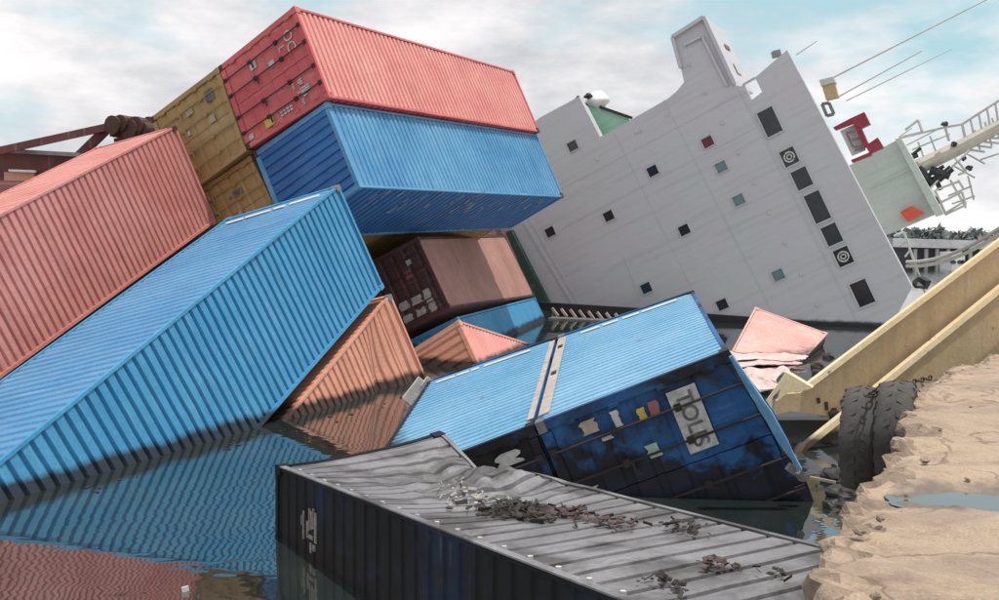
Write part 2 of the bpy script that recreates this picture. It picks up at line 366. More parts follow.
# ------------------------------------------------------------------ shipping containers
CORN = [(a, b, c) for c in (0, 1) for b in (0, 1) for a in (0, 1)]
KC = {
    'R1': [(-7.008,23.970,7.628), (-4.866,22.889,8.860), (-6.217,23.578,5.542), (-3.992,22.497,6.671), (-1.580,34.873,8.113), (0.509,33.792,9.251), (-0.712,34.481,5.970), (1.411,33.401,7.085)],
    'Y1': [(-9.112,25.018,6.504), (-7.024,23.938,7.610), (-8.233,24.627,4.371), (-6.234,23.546,5.514), (-3.689,35.922,6.947), (-1.601,34.841,8.050), (-2.779,35.530,4.841), (-0.778,34.449,5.931)],
    'B2': [(-6.103,23.701,5.480), (-4.086,22.621,6.573), (-5.186,23.310,3.343), (-3.246,22.229,4.561), (-0.646,34.605,5.922), (1.323,33.524,7.016), (0.377,34.213,3.724), (2.239,33.132,4.819)],
    'Y2': [(-8.281,24.888,4.343), (-6.206,23.808,5.415), (-7.324,24.497,2.449), (-5.248,23.416,3.600), (-2.809,35.792,4.843), (-0.761,34.711,5.852), (-1.854,35.400,2.632), (0.196,34.319,3.958)],
    'B1': [(-9.056,11.342,-0.726), (-6.864,10.423,-0.172), (-8.160,12.085,-3.039), (-5.968,11.166,-2.486), (-5.747,22.079,4.003), (-3.556,21.160,4.557), (-4.851,22.822,1.690), (-2.660,21.903,2.243)],
    'P1': [(-12.953,13.313,1.186), (-10.677,12.563,1.644), (-12.220,14.096,-1.172), (-9.944,13.345,-0.714), (-10.230,24.312,5.682), (-7.954,23.561,6.140), (-9.497,25.094,3.324), (-7.221,24.343,3.783)],
    'O1': [(-8.018,12.194,-3.203), (-5.827,11.275,-2.650), (-7.122,12.937,-5.517), (-4.956,12.018,-4.965), (-4.709,22.931,1.526), (-2.518,22.012,2.079), (-3.839,23.674,-0.789), (-1.654,22.755,-0.236)],
    'B4L': [(-1.984,12.589,-0.080), (0.374,12.257,0.903), (-1.050,12.659,-2.349), (1.316,12.327,-1.363), (-1.424,18.776,0.548), (1.056,18.444,1.436), (-0.448,18.847,-1.797), (1.985,18.515,-0.876)],
    'B4R': [(0.520,12.236,0.964), (2.878,11.904,1.947), (1.462,12.307,-1.302), (3.827,11.974,-0.317), (1.210,18.424,1.491), (3.690,18.091,2.378), (2.136,18.494,-0.819), (4.570,18.162,0.101)],
    'BR1': [(-4.674,28.318,2.265), (-2.409,27.801,3.417), (-3.684,28.050,0.182), (-1.438,27.533,1.358), (-2.008,40.188,2.340), (0.229,39.671,3.538), (-0.799,39.919,-0.120), (1.475,39.403,1.008)],
    'B3': [(-3.524,28.248,-0.056), (-1.244,27.731,1.080), (-2.555,27.980,-2.130), (-0.206,27.463,-1.074), (-0.787,40.117,-0.178), (1.482,39.601,0.954), (0.220,39.849,-2.238), (2.531,39.332,-1.196)],
    'K1': [(1.874,4.009,1.252), (3.664,5.193,1.170), (1.876,3.849,-1.021), (3.666,5.032,-1.103), (-2.550,10.668,0.778), (-0.760,11.851,0.696), (-2.548,10.507,-1.496), (-0.758,11.690,-1.578)],
}
for i_ in (0, 2, 4, 6):
    l_, r_ = V(KC['B1'][i_]), V(KC['B1'][i_+1]); KC['B1'][i_] = tuple(l_+(l_-r_)/2.44*.72)
for i_, k_ in enumerate(CORN):                 # the burnt pair touch along their seam
    if k_[0] == 0:
        j_ = CORN.index((1,)+k_[1:]); l_, r_ = V(KC['B4L'][j_]), V(KC['B4R'][i_]); KC['B4L'][j_] = tuple(l_*.62+r_*.38); KC['B4R'][i_] = tuple(l_*.38+r_*.62)
# two more boxes set out by hand: corner, width direction, depth direction, length direction
def hand(o, a, b, c, d): return [tuple(V(o)+V(a)*k[0]*d[0]+V(b)*k[1]*d[1]+V(c)*k[2]*d[2]) for k in CORN]
cO2 = unit((2.37, 5, -1.27)); aO2 = unit((.82, -.24, .53)); aO2 = unit(aO2-cO2*(aO2@cO2)); bO2 = np.cross(cO2, aO2)
KC['O2'] = hand(at(458, 320, 25)-aO2*2.59, aO2, bO2, cO2, (2.59, 2.44, 6.06))
tl, tr = at(755, 307, 30.5), at(828, 333, 29.7)
aO3 = unit(tr-tl); cO3 = unit(on_z(797, 367, 0)-tr); cO3 = unit(cO3-aO3*(cO3@aO3)); bO3 = np.cross(-cO3, aO3)
nl, nr = tl+(V((5.75, 24.4, 0))-tl)*1.05, tr+(on_z(797, 367, 0)-tr)*1.15; dn = bO3*2.59
KC['O3'] = [tuple(p) for p in (nl, nr, nl+dn, nr+dn, tl, tr, tl+dn, tr+dn)]
def profile(u0, u1, pitch, depth, flat=.62, slope=.09):
    n = max(1, round((u1-u0)/pitch)); p = (u1-u0)/n; r = []
    for i in range(n):
        s = u0+i*p; r += [(s, 0), (s+flat*p, 0), (s+(flat+slope)*p, depth), (s+(1-slope)*p, depth)]
    return r+[(u1, 0)]
class Box:
    def __init__(s, key, mode, L):
        s.c = {k: V(p) for k, p in zip(CORN, KC[key])}; s.mode = mode; s.L = L; s.W = 2.44; s.H = 2.59; s.dfm = None
    def T(s, P):
        P = V(P).copy()
        if s.dfm: P = s.dfm(P)
        x, y, z = P[:, 0]/s.W, P[:, 1]/s.L, P[:, 2]/s.H
        a, b, c = (z, x, y) if s.mode == 'lie' else (x, 1-z, y)
        o = 0
        for (i, j, k), q in s.c.items():
            o = o+((a if i else 1-a)*(b if j else 1-b)*(c if k else 1-c))[:, None]*q
        return o
def densify(us, n=4): return [(a[0]+(b[0]-a[0])*k/n, a[1]+(b[1]-a[1])*k/n) for a, b in zip(us[:-1], us[1:]) for k in range(n)]+[us[-1]]
def grid_panel(us, vs, fn):
    v = [fn(u, d, t) for t in vs for (u, d) in us]; n = len(us)
    return v, [(r*n+i, r*n+i+1, r*n+n+i+1, r*n+n+i) for r in range(len(vs)-1) for i in range(n-1)]
def text2d(s, size, bold=.0):
    cu = bpy.data.curves.new('t', 'FONT'); cu.body = s; cu.size = size; cu.offset = bold; cu.resolution_u = 3
    ob = bpy.data.objects.new('t', cu); C.objects.link(ob); bpy.context.view_layer.update()
    me = bpy.data.meshes.new_from_object(ob.evaluated_get(bpy.context.evaluated_depsgraph_get()))
    v = V([p.co[:] for p in me.vertices]); f = [tuple(p.vertices) for p in me.polygons]
    bpy.data.objects.remove(ob); bpy.data.meshes.remove(me)
    return v, f

def container(key, mode, L, label, mats, doors=True, side_depth=.045, group='cargo containers spilled from the ship', dfm=None, dent=.02, side_pitch=.278, roof_pitch=.21, nv=8, name='shipping_container', roof_depth=.026, rprof=(.46, .15)):
    B = Box(key, mode, L); W, H = B.W, B.H; B.dfm = dfm; sd = hash(key) % 97
    sd = sum(map(ord, key))
    base = np.mean(list(B.c.values()), 0); base[2] = min(p[2] for p in B.c.values())
    root = empty(name, base); tag(root, label, 'container', group)
    ms = dict(side=mats, roof=mats, end=mats, frame=mats, door=mats); 
    if isinstance(mats, dict): ms = {k: mats.get(k, mats['side']) for k in ('side', 'roof', 'end', 'frame', 'door')}
    g = lambda u, t, k: dent*(nz(u*.8, t*.9, sd+k*3)+.5*nz(u*2.1, t*2, sd+k*5+9))
    vz = np.linspace(.075, H-.05, nv)
    for k, x0 in enumerate((0, W)):
        sg = 1 if k == 0 else -1
        v, f = grid_panel(profile(.10, L-.10, side_pitch, side_depth), vz, lambda u, d, t: (x0+sg*(.018+d+abs(g(u, t, k))*.8), u, t))
        uv = V([(p[1], p[2]) for p in v]); mk('side_panel', B.T(v), f if k == 0 else [q[::-1] for q in f], ms['side'], root, uv)
    pr_ = profile(.10, L-.10, roof_pitch, roof_depth, *rprof); pr_ = densify(pr_, 3) if key == 'K1' else pr_
    v, f = grid_panel(pr_, np.linspace(.08, W-.08, nv), lambda u, d, t: (t, u, H-.018-d-abs(g(u, t, 4))*.8))
    uv = V([(p[1], p[0]) for p in v]); B.roof = mk('roof_panel', B.T(v), f, ms['roof'], root, uv)
    v, f = grid_panel([(u, 0) for u in np.linspace(.1, L-.1, 12)], (.1, W-.1), lambda u, d, t: (t, u, .12))
    mk('floor_panel', B.T(v), [q[::-1] for q in f], 'rust_dark', root)
    ends = [(L, -1)]+([] if doors else [(0, 1)])
    for y0, sg in ends:
        v, f = grid_panel(profile(.12, W-.12, .25, .04), vz, lambda u, d, t: (u, y0+sg*(.02+d+abs(g(u, t, 7))), t))
        uv = V([(p[0], p[2]) for p in v]); mk('end_panel', B.T(v), f if sg > 0 else [q[::-1] for q in f], ms['end'], root, uv)
    uvf = lambda v: np.stack([v[:, 1]+v[:, 0], v[:, 2]+v[:, 0]*.3], 1)
    ny = 40 if dfm else 1
    for x0, x1 in ((0, .07), (W-.07, W)):
        MB().box((x0+.004, .17, H-.055), (x1-.004, L-.17, H-.004), ny).build('top_rail', ms['roof'] if key == 'K1' and x0 > 1 else ms['frame'], root, B.T, uvf)
        MB().box((x0+.004, .17, .02), (x1-.004, L-.17, .085), ny).build('bottom_rail', ms['frame'], root, B.T, uvf)
        for y0, y1 in ((.0, .09), (L-.09, L)):
            MB().box((x0 if x0 == 0 else W-.13, y0+.004, .11), (.13 if x0 == 0 else W, y1-.004, H-.11), 3, 2).build('corner_post', ms['frame'], root, B.T, uvf)
    for y0, y1 in ((.006, .10), (L-.10, L-.006)):
        MB().box((.17, y0, H-.115), (W-.17, y1, H-.006), 8 if dfm else 1, 0).build('end_header', ms['frame'], root, B.T, uvf)
        MB().box((.17, y0, .01), (W-.17, y1, .15), 1, 0).build('end_sill', ms['frame'], root, B.T, uvf)
    for x0 in (-.006, W-.156):
        for y0 in (-.006, L-.172):
            for z0 in (-.006, H-.112):
                MB().box((x0, y0, z0), (x0+.162, y0+.178, z0+.118)).build('corner_casting', ('steel' if key in ('B4L', 'B4R', 'O1', 'B1') else 'rust_dark') if (x0*7+y0*3+z0) % 1 > .5 else ms['frame'], root, B.T, uvf)
    if doors:
        for k in (0, 1):
            x0, x1 = (.135, W/2-.006) if k == 0 else (W/2+.006, W-.135)
            v, f = grid_panel(profile(.155, H-.12, .42, .022), np.linspace(x0, x1, 4), lambda u, d, t: (t, .035+d+abs(g(u, t, 11))*.5, u))
            uv = V([(p[0]*1., p[2]) for p in v]); d_ = mk('door', B.T(v), [q[::-1] for q in f], ms['door'], root, uv)
            for q in (.3, .72):
                xr = x0+(x1-x0)*q; mb = MB().tube([(xr, -.012, .05), (xr, -.012, H-.04)], .017, 6)
                for z in (.03, H-.13, H*.33, H*.66): mb.box((xr-.05, -.02, z), (xr+.05, .03, z+.09))
                mb.box((xr-.02, -.035, .95), (xr+.2, -.018, .985))
                mb.build('lock_rod', ms['frame'] if key not in ('B4L', 'B4R', 'R1') else 'rod_dark', d_, B.T, uvf)
            xh = .115 if k == 0 else W-.165
            for z in (.35, .95, 1.6, 2.2): MB().box((xh, -.012, z), (xh+.05, .05, z+.14)).build('hinge', ms['frame'], d_, B.T, uvf)
    B.root = root
    return B
def placard(B, x0, x1, z0, z1, mat, y=.006, name='placard', jag=0):
    nx = 5; pts = []
    for i in range(nx+1): pts.append((x0+(x1-x0)*i/nx, z0+jag*random.uniform(-1, 1)*(z1-z0)))
    for i in range(nx+1): pts.append((x1-(x1-x0)*i/nx, z1+jag*random.uniform(-1, 1)*(z1-z0)))
    v = [(p[0], y, p[1]) for p in pts]+[(p[0], y+.012, p[1]) for p in pts]; n = len(pts)
    f = [tuple(range(n)), tuple(range(2*n-1, n-1, -1))]+[(i, i+n, (i+1) % n+n, (i+1) % n) for i in range(n)]
    return mk(name, B.T(v), f, mat, B.root)
def lettering(B, s, x, z, size, mat, y=.004, bold=.0):
    v, f = text2d(s, size, bold); v3 = np.stack([v[:, 0]+x, np.full(len(v), y), v[:, 1]+z], 1)
    return mk('lettering', B.T(v3), f, mat, B.root)
def roofbar(B, x0, x1, y0, y1, mat, name='white_stripe', face='roof'):
    z = B.H+.003
    lo, hi = (x0, y0, z-.02), (x1, y1, z)
    if face == 'side': lo, hi = (-.004, y0, x0), (.012, y1, x1)
    return MB().box(lo, hi).build(name, mat, B.root, B.T)

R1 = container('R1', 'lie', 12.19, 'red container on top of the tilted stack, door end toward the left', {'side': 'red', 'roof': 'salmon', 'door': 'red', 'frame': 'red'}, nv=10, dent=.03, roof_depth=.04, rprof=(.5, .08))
lettering(R1, 'OC', .36, 2.02, .36, 'letter_white'); lettering(R1, 'L', .62, 1.78, .26, 'letter_white')
placard(R1, .46, .68, .86, 1.05, 'letter_white'); placard(R1, .78, .94, 1.38, 1.55, 'letter_white')
placard(R1, 2.0, 2.24, .72, 1.0, 'sticker_yellow'); placard(R1, 2.12, 2.26, .16, .3, 'letter_white')
for i, (x, z, h) in enumerate(((1.62, 1.98, .10), (1.62, 1.78, .05), (1.84, 1.95, .26), (1.93, 1.98, .1), (2.1, 1.9, .05))):
    for k in range(3): placard(R1, x+k*.055, x+k*.055+.035, z-h*.4*(k % 2), z+h, 'letter_white', name='stencil_mark')
for k in range(4):
    for j in range(3): placard(R1, 1.98+j*.08, 2.03+j*.08, 1.22+k*.1, 1.29+k*.1, 'letter_white', name='stencil_mark')
Y1 = container('Y1', 'lie', 12.19, 'ochre container left of the red one in the top tier', 'ochre', dent=.012)
placard(Y1, .34, .66, 1.92, 2.2, 'letter_dark'); placard(Y1, .48, .64, 1.15, 1.4, 'sticker_beige'); placard(Y1, .98, 1.1, .98, 1.08, 'letter_white'); placard(Y1, 1.0, 1.2, 1.8, 2.0, 'sticker_beige')
Y2 = container('Y2', 'lie', 12.19, 'ochre container lower down, behind the pink one, marked with dark letter E', 'ochre', dent=.012)
lettering(Y2, 'E', .6, 1.6, .42, 'letter_dark', bold=.012); placard(Y2, .68, .76, 1.42, 1.5, 'letter_dark'); placard(Y2, 1.22, 1.34, 1.5, 1.62, 'sticker_beige')
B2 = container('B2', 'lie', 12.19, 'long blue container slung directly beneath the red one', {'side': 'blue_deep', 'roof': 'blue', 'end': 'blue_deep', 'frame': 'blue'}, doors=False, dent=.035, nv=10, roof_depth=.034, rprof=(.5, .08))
for k in range(46):                            # pale scuffs on its downward side
    y = random.uniform(.5, 11.6); z = random.uniform(1.3, 2.35); l = random.uniform(.08, .4)
    MB().box((B2.W-.016, y, z), (B2.W+.002, y+random.uniform(.015, .05), z+l)).build('paint_scuff', 'scuff', B2.root, B2.T)
B1 = container('B1', 'up', 12.19, 'big bright blue container at left sliding into the water', {'side': 'blue_bright', 'roof': 'blue_roof', 'frame': 'blue_bright'}, dent=.022, nv=12, side_pitch=.225)
for k, (x0, x1) in enumerate(((.25, .62), (.66, 1.2), (1.26, 1.5), (1.6, 2.2))): roofbar(B1, x0, x1, 11.62+.02*k, 11.72+.02*k, 'white')
P1 = container('P1', 'up', 12.19, 'faded pink container at the far left above the blue one', {'side': 'pink', 'roof': 'pink', 'frame': 'pink'}, dent=.03, nv=12, side_pitch=.20)
def dO1(P):
    P = P.copy(); x, y, z = P.T; t = np.clip((y-8.6)/3.4, 0, 1)
    s = t**2*np.clip(1-z/2.59, 0, 1)
    P[:, 1] -= .55*s*np.clip((12.05-y)/1.2, 0, 1)
    m = (x > 2.2)
    P[:, 0] -= m*(.26*np.exp(-((y-(11.0-.30*(2.59-z)))/.38)**2)*np.clip((2.6-z)/1.2, 0, 1)+.10*np.exp(-((y-11.6)/.2)**2))
    return P
O1 = container('O1', 'up', 12.19, 'dented orange container wedged in the water under the bright blue one', {'side': 'orange', 'roof': 'orange', 'frame': 'orange'}, dfm=dO1, dent=.03, nv=22, side_pitch=.22)
BR1 = container('BR1', 'lie', 12.19, 'shaded brown container below the slung blue one, dark door end', {'side': 'brown', 'roof': 'brown', 'door': 'brown_shaded', 'frame': 'brown_shaded'})
placard(BR1, .5, .66, 1.95, 2.1, 'letter_white'); placard(BR1, .78, 1.04, 1.75, 1.98, 'sticker_rose')
for (x, z, w_, h) in ((1.6, 1.2, .26, .3), (1.98, 1.15, .26, .3), (1.62, 1.6, .24, .34), (1.98, 1.6, .26, .3), (1.56, 2.02, .3, .22), (1.9, 2.02, .4, .22)): placard(BR1, x, x+w_, z, z+h, 'letter_white', jag=.12, name='lettering_patch')
B3 = container('B3', 'lie', 12.19, 'bright blue container half sunk below the brown one', {'side': 'blue_bright', 'roof': 'blue_bright', 'frame': 'blue_bright'})
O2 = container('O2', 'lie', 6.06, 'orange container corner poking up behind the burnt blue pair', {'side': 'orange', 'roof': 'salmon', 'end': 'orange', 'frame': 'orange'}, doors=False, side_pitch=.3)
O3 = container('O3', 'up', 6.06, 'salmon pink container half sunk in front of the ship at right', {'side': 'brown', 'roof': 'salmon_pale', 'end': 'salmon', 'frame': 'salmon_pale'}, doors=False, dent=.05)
def dB4(P):
    P = P.copy(); x, y, z = P.T
    m = np.clip((z-2.2)/.3, 0, 1); t = np.clip(x/2.44, 0, 1)
    P[:, 2] += m*(.30*np.sin(t*math.pi*.62)*np.clip(1-y/3., 0, 1)+.09*np.sin(y*11+x*1.5)*t*np.clip(1-y/2.5, 0, 1)+.05*np.sin(y*27+x*3)*t*np.clip(1-y/1.5, 0, 1))
    return P
pair = dict(side='blue_pale', roof='blue_pale', door='blue_burnt', frame='blue_burnt')
B4L = container('B4L', 'lie', 6.06, 'burnt blue container on its side, left one of the touching pair', pair, dent=.02, side_pitch=.2, nv=10)
B4R = container('B4R', 'lie', 6.06, 'burnt blue container on its side, with a lettered white plate on its doors', pair, dent=.02, side_pitch=.2, dfm=dB4, nv=14)
pl = placard(B4R, .24, 1.09, 1.68, 2.06, 'letter_white', y=-.002, name='name_plate')
lettering(B4R, 'TOLIS', .29, 1.78, .285, 'letter_dark', y=-.005, bold=.006)
for a, b, w_, h, mt in ((.12, .24, .18, .2, 'sticker_beige'), (.13, .38, .22, .1, 'letter_white'), (.155, .505, .16, .1, 'sticker_yellow'), (.15, .57, .2, .12, 'sticker_rose'),
                        (.36, .49, .18, .16, 'sticker_green'), (.21, .31, .05, .16, 'letter_white')):
    placard(B4R, b*0+a*2.44-w_/2, a*2.44+w_/2, b*2.59-h/2, b*2.59+h/2, mt, jag=.12)
lettering(B4R, '1184', 1.18, .18, .16, 'letter_white'); placard(B4R, 1.05, 1.25, .30, .44, 'letter_white', jag=.4, name='scorch_mark')
for q, (z0, z1) in enumerate(((.25, .62), (.66, .9), (.95, 1.1), (1.2, 2.1))): roofbar(B4L, z0, z1, 5.50, 5.60, 'white', face='side')
for q, (z0, z1) in enumerate(((.45, .8), (.86, 1.15), (1.25, 1.55), (1.6, 2.25))): roofbar(B4R, z0, z1, 5.50, 5.60, 'white', face='side')
# buff weathered strips with socket holes where the pair meets
for Bx, z0, z1 in ((B4L, 2.48, 2.575), (B4R, .015, .17)):
    st = roofbar(Bx, z0, z1, .35, 5.7, 'seam', name='seam_plate', face='side')
    for y in ((2.6, 4.7) if Bx is B4R else ()): MB().box((-.02, y, .06), (-.002, y+.2, .14)).build('socket_hole', 'dark', st, Bx.T)
placard(B4L, .22, .40, 2.0, 2.28, 'letter_white', jag=.25, name='scorch_mark')
def dK1(P):
    P = P.copy(); x, y, z = P.T; L_ = 9.1; t = np.clip(x/2.44, 0, 1); top = np.clip((z-1.6)/.9, 0, 1)
    dz = .26*t**2*np.exp(-((y-L_)/.6)**2)-.20*t*np.exp(-((y-7.75)/.55)**2)-.10*np.sin(t*math.pi)*np.exp(-((y-6.2)/1.4)**2)
    cr = np.array([nz(a*1.6, b*1.5, 31)+.7*abs(nz(a*3.1, b*2.9, 77)) for a, b in zip(x, y)])
    zone = np.exp(-((y-7.1)/1.15)**2)*np.clip((t-.22)/.3, 0, 1)*(1-.7*np.clip((t-.93)/.07, 0, 1))
    P[:, 2] += top*(dz+zone*.22*cr)
    return P
K1 = container('K1', 'up', 9.1, 'charred black container in the foreground with crumpled grey roof', {'side': 'blue_charred', 'roof': 'ash_roof', 'frame': 'blue_charred', 'door': 'blue_charred'}, dfm=dK1, dent=.012, side_depth=.018, nv=44, roof_pitch=.30, roof_depth=.055, rprof=(.76, .05))
mb = MB().box((-.02, .2, 2.585), (.07, 8.9, 2.60), 44); mb.build('roof_lip', 'ash_roof', K1.root, K1.T)
for k in range(22): MB().tube([(.09, .5+k*.38, 2.585), (.09, .5+k*.38, 2.612)], .024, 8).build('lip_stud', 'letter_white', K1.root, K1.T)
for k, (x, z, w_, h) in enumerate((q[0], q[1]+.12, q[2], q[3]) for q in ((7.78, 1.72, .05, .36), (7.85, 1.88, .03, .24), (7.90, 1.86, .05, .22), (7.97, 1.84, .035, .26), (8.02, 1.74, .05, .2), (7.88, 1.74, .12, .05), (7.92, 1.58, .05, .12), (7.82, 1.62, .06, .07), (8.16, 1.70, .03, .34), (8.22, 1.86, .02, .12))):
    MB().box((.006, x, z), (.03, x+w_, z+h)).build('stencil_remains', 'stencil_grey', K1.root, K1.T)

# charred rubbish on its roof
def on_k1(s, t, up=0.): return K1.T([(s*2.44, t*9.1, 2.60+up)])[0]
def shards(n, s0, t0, ss, ts, rmin, rmax, up=.12):
    mb = MB()
    for k in range(n):
        s, t = random.gauss(s0, ss), random.gauss(t0, ts); r = random.uniform(rmin, rmax); h = up*random.random()*math.exp(-((s-s0)/ss)**2-((t-t0)/ts)**2)
        p = on_k1(min(.97, max(.04, s)), t, .005+h); 
        if random.random() < .55:
            a = random.uniform(0, 6.28); b = random.uniform(-.4, .5); e = V((math.cos(a)*math.cos(b), math.sin(a)*math.cos(b), math.sin(b)))*r*1.5
            mb.obox(p-e*.5, p+e*.5+V((0, 0, .01)), r*.5, r*.12, side=(random.uniform(-1, 1), random.uniform(-1, 1), .6))
        else:
            v, f = lump(r*.55, k*2.1+t*50, .45, 6, 4); mb.add(v+p, f)
    return mb
for (n, s0, t0, ss, ts, r0, r1, mt, lb) in (
    (230, .50, .585, .08, .030, .015, .085, 'char', 'largest heap of charred rubbish on the crumpled roof'),
    (60, .50, .69, .06, .040, .015, .06, 'ash', 'pale ashy litter at the left of the charred heap on the roof'),
    (60, .60, .515, .035, .016, .015, .075, 'char_red', 'reddish burnt scraps just right of the largest charred heap'),
    (26, .45, .53, .025, .012, .02, .09, 'char', 'small black scrap cluster in front of the reddish burnt scraps'),
    (26, .62, .455, .05, .015, .02, .08, 'char_red', 'thin trail of burnt scraps along the roof middle'),
    (30, .19, .262, .03, .012, .02, .07, 'char', 'small black clump on the near roof edge at the bottom'),
    (26, .48, .278, .03, .010, .02, .07, 'char_red', 'small reddish clump on the roof nearest the quay'),
    (30, .76, .40, .05, .02, .02, .07, 'char', 'sooty scraps near the roof back edge below the lettered doors'),
    (12, .55, .235, .03, .010, .02, .06, 'char', 'few dark scraps on the roof beside the quay edge')):
    o = shards(n, s0, t0, ss, ts, r0, r1, .07).build('charred_debris', mt); tag(o, lb, 'debris', 'charred debris on the burnt roof')

# ------------------------------------------------------------------ the capsized cargo ship
cA = V((.4458, .8945, .0342)); cU = V((.8049, -.4173, .4218)); cS = V((-.3916, .1606, .9060))      # aft, up, port
DW = 38.5
def sp(px, py, off=0.): r = ray(px, py); return EYE+r*((DW+off)/(r@cA))           # a point on the front wall (or off metres aft)
ship = empty('cargo_ship', sp(700, 320)+cA*4); ship.location.z = -4
tag(ship, 'grey-white cargo ship lying on its side with bridge windows and mast', 'ship')
suv = lambda v: np.stack([(v-EYE)@cS, (v-EYE)@cU], 1)
wall_px = [(505, 222), (500, 150), (540, 117.5), (579, 96.5), (600, 137), (634, 118), (668, 98.5), (677, 91), (684, 82), (740, 86.5), (743.5, 84.5), (751, 100.5), (762, 92), (755, 77.5), (787, 50), (912, 287), (886, 336), (562, 330)]
wall = MB().prism([sp(x, y) for x, y in wall_px], cA*.5).build('superstructure', 'wall_white', ship, uvfn=suv)
mb = MB(); mb.prism([sp(x, y)+cA*.52 for x, y in [(640, 150), (744, 125), (775, 80), (890, 285), (875, 345), (640, 345)]], cA*7); mb.build('deck_house', 'wall_white', ship, uvfn=suv)
wing_px = [(684, 82), (681, 68), (672.5, 37), (704, 17), (735, 84), (740, 95), (690, 95)]
MB().prism([sp(x, y, .006) for x, y in wing_px], cA*.16).build('bridge_wing_front', 'wall_white', ship, uvfn=suv)
o = MB().prism([sp(704, 17, .13), sp(735, 84, .13), sp(735, 84, .13)+cA*3.6, sp(704, 17, .13)+cA*3.6], -cU*.12).build('bridge_wing_roof', 'wall_white', ship, uvfn=suv)
for t, w_, mt in ((.30, .07, 'sticker_rust'), (.60, .16, 'buff_steel')):
    a, b = sp(704, 17)+cU*.01+cA*1.8, sp(735, 84)+cU*.01+cA*1.8; p = a*(1-t)+b*t; q = a*(1-t-w_)+b*(t+w_)
    MB().prism([p, p+(b-a)*w_, p+(b-a)*w_+cA*.8, p+cA*.8], cU*.015).build('wing_patch', mt, o)  # flat plates for a rust patch and a pale panel
MB().prism([sp(672.5, 37, .13), sp(704, 17, .13), sp(704, 17, .13)+cA*3.6, sp(672.5, 37, .13)+cA*3.6], -cS*.12).build('bridge_wing_end', 'wall_white', ship, uvfn=suv)
for a, b in (((672.5, 37), (704, 17)), ((704, 17), (735, 84)), ((672.5, 37), (681, 68))):
    MB().obox(sp(*a, -.08), sp(*b, -.08), .22, .14, side=cA).build('wing_rim', 'wall_white', ship, uvfn=suv)
MB().obox(sp(684, 45, -.06), sp(702, 36, -.06), .1, .1, side=cA).build('wing_rim', 'wall_white', ship, uvfn=suv)
MB().obox(sp(702, 36, -.06), sp(727, 86, -.06), .1, .1, side=cA).build('wing_rim', 'wall_white', ship, uvfn=suv)
def opening(name, cx, cy, w_, h_, mat, spin=False, rim=.05, frame='steel'):
    c = sp(cx, cy); u, v = cU*w_/2, cS*h_/2; f = empty  # noqa
    mb = MB(); o_ = -cA*.03
    for p, q, ww in ((c-u-v, c+u-v, rim), (c+u-v, c+u+v, rim), (c+u+v, c-u+v, rim), (c-u+v, c-u-v, rim)):
        mb.obox(p+o_, q+o_, .07, ww, side=cA)
    wd = mb.build('window', frame, ship)
    MB().prism([c-u-v-cA*.012, c+u-v-cA*.012, c+u+v-cA*.012, c-u+v-cA*.012], cA*.008).build('pane', mat, wd)
    if spin:
        for rr, tk in ((.19, .035), (.09, .03)):
            pts = [c-cA*.05+(cU*math.cos(t)+cS*math.sin(t))*rr for t in np.linspace(0, 2*math.pi, 20)]; MB().tube(pts, tk, 6, False).build('clear_view_ring', 'pale_steel', wd)
for x, y, mt in ((573, 146, 'glass_dark'), (653, 171, 'glass_dark'), (609, 216, 'glass_dark'), (550.5, 232, 'glass_dark'), (684.5, 230, 'glass_dark'), (646.5, 288, 'glass_dark'),
                 (722.5, 304.5, 'glass_dark'), (708, 142, 'glass_red'), (721.5, 167, 'glass_green'), (739, 200, 'glass_green'), (778.5, 275, 'glass_green')):
    opening('window', x, y, .47, .43, mt, rim=.03, frame='wall_white')
for x, y, w_, h_, s in ((770, 122, .68, 1.10, 0), (789.5, 157, .62, .70, 1), (802, 178.5, .66, .82, 0), (817.5, 207, .66, 1.22, 0), (832, 234.5, .64, .82, 0), (843.5, 256.5, .62, .72, 1), (862.5, 293, .66, 1.0, 0)):
    opening('window', x, y, w_, h_, 'glass_dark', bool(s), .05, 'wall_white')
MB().obox(sp(743, 84.8, .1), sp(755.5, 77.6, .1), .06, .2, side=cU).build('window_header', 'wall_white', ship, uvfn=suv)
for (x0, y0, x1, y1, t) in ((524, 222, 576, 309, .10), (529, 219, 582, 309, .05), (740, 90, 858, 322, .05), (664, 100, 776, 319, .025), (612, 128, 706, 316, .02), (540, 200, 745, 92, .015), (556, 232, 776, 117, .015), (600, 275, 830, 165, .015), (625, 258, 641, 300, .05)):
    MB().obox(sp(x0, y0, -.004), sp(x1, y1, -.004), t*.9, t, side=cA).build('weld_seam', 'wall_white', ship, uvfn=suv)
for x, y in ((689, 65), (705, 93), (722, 123), (738, 153), (754, 183), (769, 213), (785, 243), (801, 274), (817, 305), (640, 130), (597, 159), (636, 132), (667, 115)):
    MB().obox(sp(x, y, -.07), sp(x, y, 0), .08, .10, side=cU).build('deck_lamp', 'pale_steel', ship)
